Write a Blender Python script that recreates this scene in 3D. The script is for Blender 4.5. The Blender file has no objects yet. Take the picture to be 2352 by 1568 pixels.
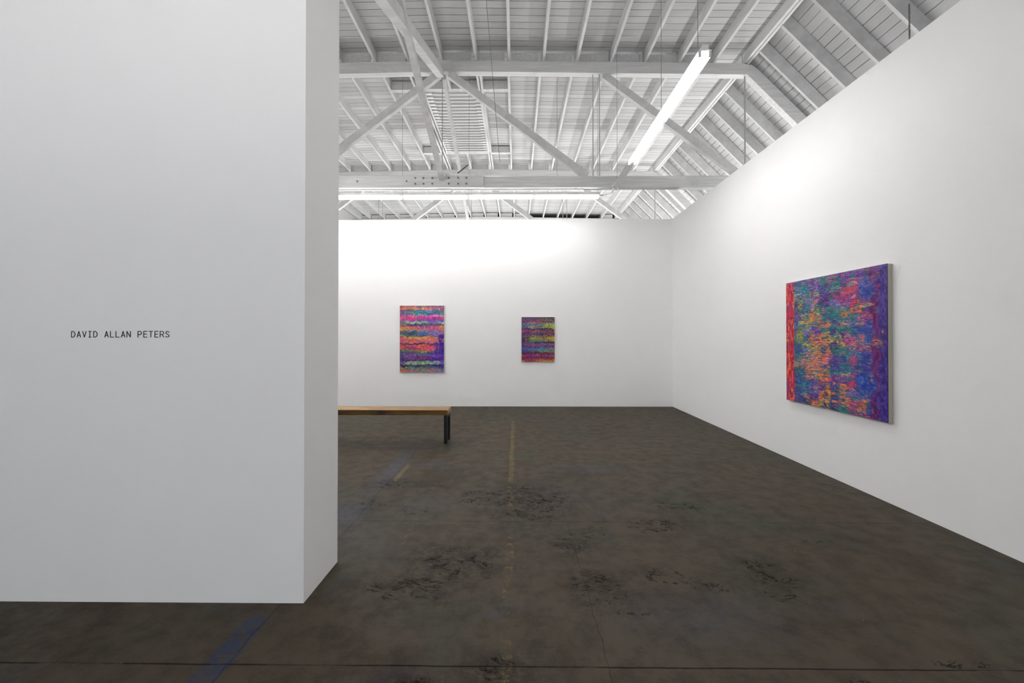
import bpy, bmesh, math, random
import numpy as np
from mathutils import Vector, Matrix
random.seed(7)
S = bpy.context.scene
COL = S.collection
R = math.radians

# ------------------------------------------------------------------ camera, world, exposure
cam = bpy.data.objects.new('camera', bpy.data.cameras.new('camera'))
COL.objects.link(cam)
cam.location = (0, 0, 1.45)
cam.rotation_euler = (R(90.4), 0, R(0.59))
cam.data.sensor_width = 36.0
cam.data.lens = 970 * 36 / 2352
cam.data.shift_y = -16.8 / 2352
cam.data.clip_start = 0.02
S.camera = cam
S.view_settings.view_transform = 'Standard'
S.view_settings.look = 'None'
S.view_settings.gamma = 1
S.view_settings.exposure = 1.96
S.view_settings.use_curve_mapping = False
W = bpy.data.worlds.new('world'); S.world = W; W.use_nodes = True
W.node_tree.nodes['Background'].inputs[0].default_value = (.75, .85, 1, 1)
W.node_tree.nodes['Background'].inputs[1].default_value = 0.3
S.cycles.max_bounces = 6
S.cycles.diffuse_bounces = 5
S.cycles.glossy_bounces = 2
S.cycles.transmission_bounces = 0
S.cycles.use_adaptive_sampling = True
S.cycles.adaptive_threshold = 0.1
S.cycles.adaptive_min_samples = 20
S.cycles.use_denoising = True
S.cycles.use_light_tree = True
TUBE = 9.6
TUBE_BACK = 6.4
TUBE_FRONT = 5.0
UPB = [(-4.6, 12.0, 19), (-1.4, 12.0, 19), (1.8, 12.0, 17), (-3, 15.8, 44), (1.5, 15.8, 44)]
UPR = [(5.4, 3.0, 4), (5.4, 6.2, 11), (5.4, 9.6, 26), (5.2, 13.5, 30)]
UPL = [(-8.2, 4.5, 11), (-8.2, 8, 16)]
UPF = [(2.0, -2.6, 24), (-2.4, -2.6, 18)]
# area light added behind the viewer to fill the partition front
dl = bpy.data.lights.new('front_fill', 'AREA'); dl.shape = 'RECTANGLE'; dl.size = 5.8; dl.size_y = 2.7
dl.energy = 15; dl.color = (1.0, .985, .97)
dlo = bpy.data.objects.new('front_fill', dl); COL.objects.link(dlo)
dlo.location = (-2.0, -4.12, 1.75); dlo.rotation_euler = (R(90), 0, R(0))

# ------------------------------------------------------------------ node helpers
def lin(r, g, b):
    f = lambda c: (c/255/12.92) if c/255 <= .04045 else ((c/255+.055)/1.055)**2.4
    return (f(r), f(g), f(b), 1)
class NT:
    def __init__(s, name):
        s.m = bpy.data.materials.new(name); s.m.use_nodes = True
        s.t = s.m.node_tree; s.b = s.t.nodes['Principled BSDF']
    def n(s, ty, **kw):
        x = s.t.nodes.new(ty)
        for k, v in kw.items(): setattr(x, k, v)
        return x
    def l(s, a, b): s.t.links.new(a, b)
    def put(s, sock, v):
        if isinstance(v, bpy.types.NodeSocket): s.l(v, sock)
        else: sock.default_value = v
    def math(s, op, a, b=None, c=None, clamp=False):
        x = s.n('ShaderNodeMath', operation=op, use_clamp=clamp)
        s.put(x.inputs[0], a)
        if b is not None: s.put(x.inputs[1], b)
        if c is not None: s.put(x.inputs[2], c)
        return x.outputs[0]
    def mix(s, f, a, b, mode='MIX'):
        x = s.n('ShaderNodeMix', data_type='RGBA', blend_type=mode, clamp_factor=True)
        s.put(x.inputs[0], f); s.put(x.inputs[6], a); s.put(x.inputs[7], b)
        return x.outputs[2]
    def noise(s, vec, scale, detail=4, rough=.55, dist=0.0, d='3D'):
        x = s.n('ShaderNodeTexNoise', noise_dimensions=d)
        s.l(vec, x.inputs['Vector'])
        x.inputs['Scale'].default_value = scale; x.inputs['Detail'].default_value = detail
        x.inputs['Roughness'].default_value = rough; x.inputs['Distortion'].default_value = dist
        return x.outputs[0]
    def vmul(s, vec, v):
        x = s.n('ShaderNodeVectorMath', operation='MULTIPLY'); s.l(vec, x.inputs[0]); x.inputs[1].default_value = v
        return x.outputs[0]
    def vadd(s, a, b):
        x = s.n('ShaderNodeVectorMath', operation='ADD'); s.l(a, x.inputs[0]); s.put(x.inputs[1], b); return x.outputs[0]
    def ramp(s, f, a, b):      # smooth step from a to b
        x = s.n('ShaderNodeMapRange', interpolation_type='SMOOTHSTEP')
        s.l(f, x.inputs[0]); x.inputs[1].default_value = a; x.inputs[2].default_value = b
        return x.outputs[0]
    def bump(s, h, strength, dist=.01):
        x = s.n('ShaderNodeBump'); x.inputs['Strength'].default_value = strength; x.inputs['Distance'].default_value = dist
        s.l(h, x.inputs['Height']); s.l(x.outputs[0], s.b.inputs['Normal'])
    def sep(s, v):
        x = s.n('ShaderNodeSeparateXYZ'); s.l(v, x.inputs[0]); return x.outputs
    def pos(s): return s.n('ShaderNodeNewGeometry').outputs['Position']
    def obj(s): return s.n('ShaderNodeTexCoord').outputs['Object']
    def rnd(s): return s.n('ShaderNodeObjectInfo').outputs['Random']
    def fin(s, col, rough, spec=None):
        s.put(s.b.inputs['Base Color'], col); s.put(s.b.inputs['Roughness'], rough)
        if spec is not None: s.b.inputs['Specular IOR Level'].default_value = spec
        return s.m

def plain(name, c, rough=.6, metal=0):
    k = NT(name); k.b.inputs['Metallic'].default_value = metal
    f = k.noise(k.obj(), 30, 3)
    col = k.mix(k.math('MULTIPLY', f, .18), c, tuple(x*.7 for x in c[:3])+(1,))
    return k.fin(col, rough)

def m_wall():
    k = NT('matte_white_wall_paint'); p = k.pos()
    z = k.sep(p)[2]
    f = k.noise(p, 1.3, 3, .5)
    c = k.mix(f, (.865, .865, .865, 1), (.885, .885, .883, 1))
    # scuffs low on the wall
    sc = k.math('MULTIPLY', k.ramp(k.noise(p, 9, 5, .7), .66, .74), k.ramp(z, .09, .01))
    c = k.mix(k.math('MULTIPLY', sc, .55), c, lin(60, 55, 50))
    k.bump(k.noise(p, 140, 3, .6), .04, .002)
    return k.fin(c, .75, .25)

def m_timber(name, base, axis_scale=(12, 12, 12), speck=1.0):
    k = NT(name); o = k.obj()
    off = k.math('MULTIPLY', k.rnd(), 37.0)
    v = k.vadd(k.vmul(o, axis_scale), off)
    g = k.noise(v, 1.0, 6, .65)
    blotch = k.noise(k.vadd(o, off), 3.2, 5, .6)
    c = k.mix(k.ramp(g, .3, .75), tuple(x*.80 for x in base[:3])+(1,), base)
    c = k.mix(k.math('MULTIPLY', k.ramp(blotch, .55, .78), .30), c, tuple(x*.55 for x in base[:3])+(1,))
    vo = k.n('ShaderNodeTexVoronoi'); k.l(k.vadd(k.vmul(o, (7, 7, 7)), off), vo.inputs['Vector'])
    kn = k.ramp(vo.outputs['Distance'], .085, .05)
    c = k.mix(k.math('MULTIPLY', kn, .75*speck), c, lin(60, 58, 56))
    k.bump(g, .35, .006)
    return k.fin(c, .7, .3)

def m_deck(name, slope=False):
    k = NT(name); p = k.pos(); s = k.sep(p)
    if slope: t = k.math('MULTIPLY', k.math('SUBTRACT', s[0], s[2]), .7071); w = s[1]
    else: t = s[1]; w = s[0]
    t = k.math('ADD', k.math('MULTIPLY', t, 1/.148), .53)
    t = k.math('ADD', t, k.math('MULTIPLY', k.math('SUBTRACT', k.noise(p, .9, 1), .5), .12))
    fr = k.math('FRACT', t); idx = k.math('FLOOR', t)
    d = k.math('MINIMUM', fr, k.math('SUBTRACT', 1.0, fr))
    # gap width varies from plank to plank and along it
    cx = k.n('ShaderNodeCombineXYZ'); k.l(idx, cx.inputs[0]); k.l(k.math('MULTIPLY', w, .45), cx.inputs[1])
    gv = k.noise(cx.outputs[0], 2.3, 2, .7)
    wid = k.math('MULTIPLY', k.ramp(gv, .22, .62), .052)
    gap = k.math('SUBTRACT', 1.0, k.math('SMOOTH_MIN', k.math('DIVIDE', d, k.math('ADD', wid, .006)), 1.0, .1), clamp=True)
    gap = k.math('MULTIPLY', gap, k.ramp(gv, .15, .42))
    wn = k.n('ShaderNodeTexWhiteNoise', noise_dimensions='1D'); k.l(idx, wn.inputs['W'])
    base = (.66, .66, .66, 1)
    c = k.mix(wn.outputs['Value'], (.50, .50, .50, 1), (.62, .62, .62, 1))
    ax = (9, 1.2, 9) if slope else (1.2, 9, 9)
    g = k.noise(k.vmul(p, ax), 3.0, 6, .7)
    c = k.mix(k.math('MULTIPLY', k.ramp(g, .35, .75), .28), c, (.36, .36, .36, 1))
    st = k.ramp(k.noise(k.vmul(p, (1.1, 3.0, 1.1) if not slope else (2.5, 1.1, 2.5)), 1.0, 5, .75), .56, .70)
    sp = k.ramp(k.noise(p, 40, 4, .8), .52, .66)
    c = k.mix(k.math('MULTIPLY', k.math('MULTIPLY', st, sp), .65), c, lin(95, 92, 90))
    c = k.mix(k.math('MULTIPLY', gap, .93), c, lin(38, 36, 35))
    k.bump(k.math('SUBTRACT', k.math('MULTIPLY', g, .3), gap), .5, .01)
    return k.fin(c, .8, .2)

CR = [(-0.34,3.82,0.165,0.145,1.0),(0.11,3.74,0.309,0.348,0.8),(-0.62,2.44,0.189,0.093,1.0),(0.48,2.46,0.127,0.138,1.0),(1.52,2.57,0.127,0.187,1.0),(0.60,3.17,0.085,0.057,1.0),(1.06,3.26,0.202,0.136,0.7),(0.91,2.57,0.111,0.084,0.9),(-0.43,1.78,0.083,0.045,1.0),(-0.09,1.86,0.115,0.064,1.0),(-0.38,2.73,0.253,0.211,0.6),(-1.21,4.16,0.172,0.123,0.7),(-0.82,4.07,0.168,0.117,0.5),(0.38,2.99,0.123,0.089,0.8),(1.13,2.46,0.152,0.060,0.5),(0.58,2.21,0.137,0.049,0.6),(-1.30,3.64,0.188,0.113,0.5),(1.40,3.64,0.225,0.132,0.5),(2.00,3.38,0.139,0.081,0.5),(1.44,1.79,0.055,0.027,0.8),(2.09,3.05,0.189,0.079,0.4),(0.11,1.99,0.103,0.034,0.3),(1.32,2.11,0.087,0.032,0.4),(1.98,1.90,0.137,0.02,0.8),(-0.85,3.51,0.145,0.105,0.5),(0.98,4.07,0.251,0.141,0.3),(0.49,3.08,0.111,0.068,0.8)]

def m_floor():
    k = NT('worn_brown_grey_concrete'); p = k.pos(); s = k.sep(p); X, Y = s[0], s[1]
    att = k.n('ShaderNodeAttribute'); att.attribute_name = 'wear'
    a = k.n('ShaderNodeSeparateColor'); k.l(att.outputs['Color'], a.inputs[0])
    crk, brn, blu = a.outputs[0], a.outputs[1], a.outputs[2]
    crk = k.ramp(k.math('ADD', crk, k.math('MULTIPLY', k.math('SUBTRACT', k.noise(p, 8, 4, .7), .5), .7)), .12, .50)
    n1 = k.noise(p, .9, 5, .6, .4); n2 = k.noise(k.vadd(p, (9, 3, 0)), 1.4, 5, .62, .5); n3 = k.noise(p, 7, 8, .7)
    base = lin(74, 65, 52)
    c = k.mix(k.ramp(n1, .48, .68), base, lin(62, 63, 50))             # greenish grey areas
    c = k.mix(k.math('MULTIPLY', k.ramp(n2, .52, .68), .8), c, lin(59, 47, 34))
    n4 = k.noise(k.vadd(p, (2, 17, 0)), 1.7, 4, .6, .3)
    c = k.mix(k.math('MULTIPLY', k.ramp(n4, .58, .72), .55), c, lin(66, 63, 70))   # bluish patches
    c = k.mix(k.math('MULTIPLY', k.ramp(n3, .40, .66), .42), c, lin(36, 31, 24))
    fine = k.noise(p, 60, 5, .75)
    c = k.mix(k.math('MULTIPLY', k.ramp(fine, .52, .72), .5), c, lin(80, 72, 60))
    c = k.mix(k.math('MULTIPLY', k.math('MULTIPLY', brn, k.ramp(k.noise(p, 14, 6, .75), .32, .56)), .85), c, lin(34, 24, 16))
    # painted lines, worn through
    wear = k.noise(k.vadd(p, (4, 1, 0)), 16, 6, .8); wear2 = k.noise(p, 2.6, 4, .6)
    def stripe(xc, hw, y0, y1, wob=.02):
        xx = k.math('ADD', X, k.math('MULTIPLY', k.math('SUBTRACT', k.noise(p, 3, 3), .5), wob))
        m = k.ramp(k.math('ABSOLUTE', k.math('SUBTRACT', xx, xc)), hw, hw*.6)
        m = k.math('MULTIPLY', m, k.ramp(Y, y0, y0+.12))
        return k.math('MULTIPLY', m, k.ramp(Y, y1, y1-.12))
    yel = k.math('MULTIPLY', stripe(-.055, .032, 4.2, 7.4), k.ramp(wear, .36, .60))
    yel = k.math('MAXIMUM', yel, k.math('MULTIPLY', k.math('MULTIPLY', stripe(-.05, .035, 1.6, 4.2), k.ramp(wear, .50, .60)), k.ramp(wear2, .36, .55)))
    yel = k.math('MAXIMUM', yel, k.math('MULTIPLY', stripe(-1.225, .03, 4.2, 4.85), k.ramp(wear, .33, .5)))
    yel = k.math('MAXIMUM', yel, k.math('MULTIPLY', stripe(-.80, .02, 2.9, 3.45), k.math('MULTIPLY', k.ramp(wear, .45, .6), .6)))
    c = k.mix(k.math('MULTIPLY', yel, .75), c, lin(112, 97, 54))
    bl = k.math('MULTIPLY', stripe(-1.33, .075, 1.2, 2.25, .03), k.ramp(wear, .36, .56))
    c = k.mix(k.math('MULTIPLY', bl, .70), c, lin(38, 54, 84))
    c = k.mix(k.math('MULTIPLY', k.math('MULTIPLY', blu, k.ramp(wear, .36, .58)), .65), c, lin(70, 81, 102))
    # pale flecks
    vo = k.n('ShaderNodeTexVoronoi'); vo.inputs['Scale'].default_value = 11; k.l(p, vo.inputs['Vector'])
    wn = k.sep(vo.outputs['Position'])
    fl = k.math('MULTIPLY', k.ramp(vo.outputs['Distance'], .05, .025), k.ramp(k.noise(vo.outputs['Position'], 3.3, 1), .56, .60))
    c = k.mix(k.math('MULTIPLY', fl, .7), c, lin(150, 140, 125))
    # saw-cut joints
    j = None
    for yc, wd, st, wob in ((1.868, .006, 1, .012), (3.33, .005, .5, .012), (4.86, .005, .3, .01), (6.4, .005, .15, .01)):
        yy = k.math('ADD', Y, k.math('MULTIPLY', k.math('SUBTRACT', k.noise(p, 2.2, 4, .7), .5), wob))
        m = k.math('MULTIPLY', k.ramp(k.math('ABSOLUTE', k.math('SUBTRACT', yy, yc)), wd, wd*.3), st)
        m = k.math('MULTIPLY', m, k.ramp(k.noise(k.vadd(p, (0, 0, yc)), 2.0, 4, .7), .30, .50))
        j = m if j is None else k.math('MAXIMUM', j, m)
    for xc, wd, st in ((-1.28, .005, .40), (.40, .0025, .45)):
        xx = k.math('ADD', X, k.math('MULTIPLY', k.math('SUBTRACT', k.noise(p, 1.6, 4, .7), .5), .09))
        m = k.math('MULTIPLY', k.ramp(k.math('ABSOLUTE', k.math('SUBTRACT', xx, xc)), wd, wd*.3), st)
        j = k.math('MAXIMUM', j, m)
    # spalled cracks: thin wandering creases, thick where the slab is broken
    cn = k.math('ABSOLUTE', k.math('SUBTRACT', k.noise(k.vmul(p, (1, 1.6, 1)), 5.5, 6, .62, 1.2), .5))
    cr = k.ramp(cn, .030, .010)
    br = k.ramp(k.noise(k.vadd(p, (5, 5, 0)), 9, 3, .6), .42, .54)
    cr = k.math('MULTIPLY', k.math('MULTIPLY', cr, br), crk)
    pit = k.math('MULTIPLY', k.ramp(k.noise(k.vmul(p, (1, 2.0, 1)), 24, 5, .75), .60, .68), k.math('ADD', k.math('MULTIPLY', crk, .8), .22))
    dark = k.math('MAXIMUM', k.math('MAXIMUM', j, cr), pit)
    c = k.mix(k.math('MULTIPLY', dark, .78), c, lin(12, 10, 8))
    h = k.math('SUBTRACT', k.math('ADD', k.math('MULTIPLY', n3, .25), k.math('MULTIPLY', fine, .12)), dark)
    k.bump(h, .5, .012)
    ro = k.math('ADD', .40, k.math('MULTIPLY', n3, .3))
    return k.fin(c, k.math('ADD', ro, k.math('MULTIPLY', dark, .3)), .16)

def m_vcol(name, rough=.45):
    k = NT(name); a = k.n('ShaderNodeAttribute'); a.attribute_name = 'pigment'
    g = k.n('ShaderNodeSeparateColor'); k.l(a.outputs['Color'], g.inputs[0])
    k.bump(g.outputs[1], .25, .003)
    return k.fin(a.outputs['Color'], rough, .35)

def m_bench():
    k = NT('reclaimed_timber'); o = k.obj(); n = k.n('ShaderNodeNewGeometry').outputs['Normal']; s = k.sep(n)
    g = k.noise(k.vmul(o, (2.2, 26, 26)), 1.0, 6, .7)
    b = k.noise(k.vmul(o, (2.5, 6, 6)), 1.0, 4, .6)
    c = k.mix(k.ramp(b, .35, .65), lin(176, 140, 104), lin(150, 122, 84))
    c = k.mix(k.math('MULTIPLY', k.ramp(g, .42, .72), .6), c, lin(96, 70, 46))
    side = k.mix(k.ramp(b, .38, .62), lin(104, 78, 34), lin(52, 36, 26))   # darker brown on the long edges
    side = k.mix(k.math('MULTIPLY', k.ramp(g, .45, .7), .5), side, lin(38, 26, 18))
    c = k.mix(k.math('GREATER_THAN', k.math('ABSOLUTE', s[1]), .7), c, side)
    k.bump(g, .3, .004)
    return k.fin(c, .55, .3)

def m_emit(name, strength):
    k = NT(name)
    k.b.inputs['Base Color'].default_value = (.9, .9, .9, 1)
    k.b.inputs['Emission Color'].default_value = (1, .985, .97, 1)
    k.b.inputs['Emission Strength'].default_value = strength
    return k.m

M = dict(
    wall=m_wall(), floor=m_floor(),
    joist=m_timber('painted_joist_timber', (.74, .74, .74, 1), (26, 1.6, 26)),
    beam=m_timber('painted_beam_timber', (.80, .80, .80, 1), (1.6, 26, 26)),
    brace=m_timber('painted_brace_timber', (.76, .76, .76, 1), (5, 9, 5), .6),
    rafter=m_timber('painted_rafter_timber', (.66, .66, .66, 1), (5, 20, 5)),
    deck=m_deck('painted_roof_boards'), deck_s=m_deck('painted_slope_boards', True),
    slat=plain('white_painted_slat', (.72, .72, .72, 1), .6),
    metal=plain('white_enamelled_steel', (.74, .74, .74, 1), .35),
    wire=plain('dull_grey_wire', lin(120, 120, 120), .6),
    rod=plain('painted_steel_rod', (.45, .45, .45, 1), .5),
    bolt=plain('painted_bolt_heads', lin(128, 126, 124), .6),
    conduit=plain('grey_conduit', lin(150, 150, 150), .4, .5),
    dark=plain('unlit_attic_dark', lin(70, 62, 60), .9),  # dark colour stands in for the unlit space of the attic
    black=plain('black_steel', lin(22, 22, 24), .4, .2),
    vinyl=plain('black_vinyl', lin(14, 14, 14), .5),
    edge=plain('warm_white_panel_edge', lin(176, 172, 160), .6),
    gap=plain('dark_blue_rim', lin(30, 32, 48), .6),
    paint=m_vcol('carved_layered_acrylic'),
    bench=m_bench(), tube=m_emit('lit_fluorescent_tube', TUBE), tube_b=m_emit('lit_back_row_tube', TUBE_BACK),  # back row: same tube colour, weaker so the wall top clips less
    tube_f=m_emit('lit_front_row_tube', TUBE_FRONT),  # same tube colour at lower strength, for the added front strips
    pin=plain('lamp_holder', (.6, .6, .6, 1), .4),
)

# ------------------------------------------------------------------ mesh helpers
class MB:
    def __init__(s): s.v = []; s.f = []
    def poly(s, vs, fs):
        b = len(s.v); s.v += [tuple(v) for v in vs]; s.f += [tuple(b+i for i in f) for f in fs]; return s
    def box(s, x0, x1, y0, y1, z0, z1):
        return s.poly([(x0,y0,z0),(x1,y0,z0),(x1,y1,z0),(x0,y1,z0),(x0,y0,z1),(x1,y0,z1),(x1,y1,z1),(x0,y1,z1)],
                      [(3,2,1,0),(4,5,6,7),(0,1,5,4),(1,2,6,5),(2,3,7,6),(3,0,4,7)])
    def bar(s, p, q, w, h, up=(0, 0, 1)):
        p, q = Vector(p), Vector(q); d = (q-p).normalized(); sd = d.cross(Vector(up)).normalized(); u = sd.cross(d).normalized()
        vs = []
        for c in (p, q):
            for a, b in ((-1,-1),(1,-1),(1,1),(-1,1)): vs.append(c+sd*a*w/2+u*b*h/2)
        return s.poly(vs, [(0,1,2,3),(7,6,5,4),(0,4,5,1),(1,5,6,2),(2,6,7,3),(3,7,4,0)])
    def cyl(s, p, q, r, n=10):
        p, q = Vector(p), Vector(q); d = (q-p).normalized()
        a = d.orthogonal().normalized(); b = d.cross(a)
        vs = [c+(a*math.cos(t)+b*math.sin(t))*r for c in (p, q) for t in [2*math.pi*i/n for i in range(n)]]
        fs = [(i, (i+1)%n, n+(i+1)%n, n+i) for i in range(n)]+[tuple(reversed(range(n))), tuple(range(n, 2*n))]
        return s.poly(vs, fs)
    def path(s, pts, r, n=8):
        for a, b in zip(pts, pts[1:]): s.cyl(a, b, r, n)
        return s
    def prism(s, poly, y0, y1):      # polygon in X-Z drawn out along Y
        n = len(poly)
        vs = [(x, y0, z) for x, z in poly]+[(x, y1, z) for x, z in poly]
        fs = [tuple(range(n)), tuple(reversed(range(n, 2*n)))]+[((i+1)%n, i, n+i, n+(i+1)%n) for i in range(n)]
        return s.poly(vs, fs)
    def build(s, name, mat, parent=None, org=(0, 0, 0), bevel=0):
        me = bpy.data.meshes.new(name)
        o3 = Vector(org)
        me.from_pydata([Vector(v)-o3 for v in s.v], [], s.f)
        bm = bmesh.new(); bm.from_mesh(me); bmesh.ops.recalc_face_normals(bm, faces=bm.faces); bm.to_mesh(me); bm.free()
        me.materials.append(mat)
        o = bpy.data.objects.new(name, me); COL.objects.link(o)
        if parent: o.parent = parent
        else: o.location = o3
        if bevel:
            b = o.modifiers.new('bevel', 'BEVEL'); b.width = bevel; b.segments = 2; b.limit_method = 'ANGLE'
        return o
def tag(o, label, cat, group=None):
    o['label'] = label; o['category'] = cat
    if group: o['group'] = group
    return o
def empty(name, loc, label, cat, group=None):
    o = bpy.data.objects.new(name, None); COL.objects.link(o); o.location = loc; o.empty_display_size = .1
    return tag(o, label, cat, group)
def struct(o): o['kind'] = 'structure'; return o
def dup(root, loc):
    r = root.copy(); COL.objects.link(r); r.location = loc
    for ch in list(root.children):
        c = ch.copy(); COL.objects.link(c); c.parent = r
        for g in ch.children:
            d = g.copy(); COL.objects.link(d); d.parent = c
    return r
def B(*a): return MB().box(*a)

ORD = ['first', 'second', 'third', 'fourth', 'fifth', 'sixth', 'seventh', 'eighth', 'ninth', 'tenth', 'eleventh', 'twelfth',
       'thirteenth', 'fourteenth', 'fifteenth', 'sixteenth', 'seventeenth', 'eighteenth', 'nineteenth', 'twentieth']

# ------------------------------------------------------------------ room shell
H = 3.92; XR = 3.26; YB = 8.85
# floor: a fine grid so worn areas can be laid on it
nx, ny = 330, 420
xs = np.concatenate([np.linspace(-10.2, -4, 30), np.linspace(-3.95, 3.4, nx-60), np.linspace(3.45, 7.8, 30)])
ys = np.concatenate([np.linspace(-4.3, .9, 20), np.linspace(.92, 9.0, ny-60), np.linspace(9.1, 19.6, 40)])
gx, gy = np.meshgrid(xs, ys)
me = bpy.data.meshes.new('floor')
co = np.stack([gx.ravel(), gy.ravel(), np.zeros(gx.size)], 1)
NX, NY = len(xs), len(ys)
ii = (np.arange(NY-1)[:, None]*NX+np.arange(NX-1)[None]).ravel()
fa = np.stack([ii, ii+1, ii+1+NX, ii+NX], 1)
def quick_mesh(me, co, fa):
    me.vertices.add(len(co)); me.vertices.foreach_set('co', co.astype(np.float32).ravel())
    me.loops.add(fa.size); me.loops.foreach_set('vertex_index', fa.astype(np.int32).ravel())
    me.polygons.add(len(fa)); me.polygons.foreach_set('loop_start', np.arange(0, fa.size, 4, dtype=np.int32))
    me.polygons.foreach_set('loop_total', np.full(len(fa), 4, dtype=np.int32))
    me.update(calc_edges=True); me.validate()
quick_mesh(me, co, fa)
def blob(cx, cy, rx, ry): return np.exp(-(((co[:, 0]-cx)/rx)**2+((co[:, 1]-cy)/ry)**2)*.8)
wear = np.zeros((len(co), 4)); wear[:, 3] = 1
for cx, cy, rx, ry, st in CR: wear[:, 0] = np.maximum(wear[:, 0], st*blob(cx, cy, rx, ry))
for cx, cy, rx, ry, st in [(.11,3.74,.34,.38,.8),(-.40,2.75,.33,.27,.75),(-.62,2.45,.3,.2,.6),(-.02,3.45,.22,.3,.5),(.40,2.97,.2,.14,.8),(-1.2,4.15,.3,.13,.8),
                           (-.08,1.84,.16,.08,.9),(-.43,1.77,.12,.06,1),(-2.9,1.9,.8,.4,.5),(1.52,2.6,.2,.2,.6),(.5,2.5,.2,.2,.5),(-1.25,3.6,.2,.25,.5),(-2.3,4.1,.5,.2,.7)]:
    wear[:, 1] = np.maximum(wear[:, 1], st*blob(cx, cy, rx, ry))
for cx, cy, rx, ry, st in [(-1.34,4.75,.09,.7,.9),(-.98,4.82,.15,.07,.9),(-1.40,3.45,.14,.25,1),(.80,4.65,.35,.13,.45),(-1.1,3.1,.2,.25,.3),(-.75,3.65,.25,.2,.35),
                           (.5,3.9,.3,.3,.2),(1.0,2.2,.4,.2,.35),(-1.35,5.4,.1,.4,.4)]:
    wear[:, 2] = np.maximum(wear[:, 2], st*blob(cx, cy, rx, ry))
ca = me.color_attributes.new('wear', 'FLOAT_COLOR', 'POINT'); ca.data.foreach_set('color', wear.astype(np.float32).ravel())
me.materials.append(M['floor'])
fo = bpy.data.objects.new('floor', me); COL.objects.link(fo); struct(fo)

struct(B(-6.7, XR+.15, YB, YB+.15, 0, H).build('wall_back', M['wall'], None, (0, YB, 0)))
struct(B(XR, XR+.15, -4.0, YB, 0, H).build('wall_right', M['wall'], None, (XR, 0, 0)))
struct(B(-6.7, -6.55, 2.726, YB, 0, H).build('wall_left', M['wall'], None, (-6.55, 4, 0)))
# the end of the partition leans a hair to the right towards its top
pm = MB()
pm.poly([(-9.9,2.30,0),(-1.160,2.30,0),(-1.156,2.726,0),(-9.9,2.726,0),(-9.9,2.30,H),(-1.157,2.30,H),(-1.153,2.726,H),(-9.9,2.726,H)],
        [(3,2,1,0),(4,5,6,7),(0,1,5,4),(1,2,6,5),(2,3,7,6),(3,0,4,7)])
struct(pm.build('wall_partition', M['wall'], None, (-1.16, 2.3, 0)))
# outer shell of the hall
struct(B(7.55, 7.7, -4.2, 19.4, 0, 3.55).build('wall_outer_right', M['wall'], None, (7.6, 0, 0)))
struct(B(-10.1, -9.95, -4.2, 19.4, 0, 3.55).build('wall_outer_left', M['wall'], None, (-10, 0, 0)))
ew = MB().prism([(-9.95, 0), (7.55, 0), (7.55, 3.4), (4.15, 6.30), (-6.55, 6.30), (-9.95, 3.4)], 17.80, 17.95)
struct(ew.build('wall_end', M['wall'], None, (0, 17.8, 0)))
struct(B(-9.95, 7.55, 19.3, 19.4, 0, 7).build('wall_attic', M['dark'], None, (0, 19.3, 0)))
# unseen front wall, its window added to frame the fill light
fr = MB()
fr.box(-9.95, -4.9, -4.1, -3.95, 0, 7); fr.box(.9, 7.55, -4.1, -3.95, 0, 7)
fr.box(-4.9, .9, -4.1, -3.95, 0, .35); fr.box(-4.9, .9, -4.1, -3.95, 3.1, 7)
struct(fr.build('wall_front', M['wall'], None, (0, -4, 0)))
wf = MB()
for x in (-4.87, -2.93, -1.0, .87): wf.box(x-.03, x+.03, -4.08, -3.98, .35, 3.1)
wf.box(-4.9, .9, -4.08, -3.98, .35, .41); wf.box(-4.9, .9, -4.08, -3.98, 3.04, 3.1)
struct(wf.build('added_window_1', M['metal'], None, (-2, -4, .35)))

# ------------------------------------------------------------------ roof
RX = -1.2                                  # ridge
KR, KL = 4.32, -6.72                       # knees of the roof boards
def zr(x): return -.017*abs(x-RX)
ZJ = 6.535; JD = .20                       # joist underside at the ridge, joist depth
ZD = ZJ+JD
Y0, Y1 = -4.1, 19.35
ck = MB()
ck.poly([(KL, Y0, ZD+zr(KL)), (RX, Y0, ZD), (KR, Y0, ZD+zr(KR)), (KL, Y1, ZD+zr(KL)), (RX, Y1, ZD), (KR, Y1, ZD+zr(KR)),
         (KL, Y0, ZD+.03+zr(KL)), (RX, Y0, ZD+.03), (KR, Y0, ZD+.03+zr(KR)), (KL, Y1, ZD+.03+zr(KL)), (RX, Y1, ZD+.03), (KR, Y1, ZD+.03+zr(KR))],
        [(0,1,4,3),(1,2,5,4),(6,9,10,7),(7,10,11,8),(0,6,7,1),(1,7,8,2),(3,4,10,9),(4,5,11,10),(0,3,9,6),(2,8,11,5)])
struct(ck.build('ceiling', M['deck'], None, (RX, 0, ZD)))
def slope(sx, kx):
    z0 = ZD+zr(KR); L = 3.5; m = MB()
    a = [(kx, z0), (kx+sx*L, z0-L), (kx+sx*(L+.02), z0-L+.03), (kx, z0+.04)]
    return struct(m.prism(a, Y0, Y1).build('ceiling', M['deck_s'], None, (kx, 0, z0)))
slope(1, KR); slope(-1, KL)

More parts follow.
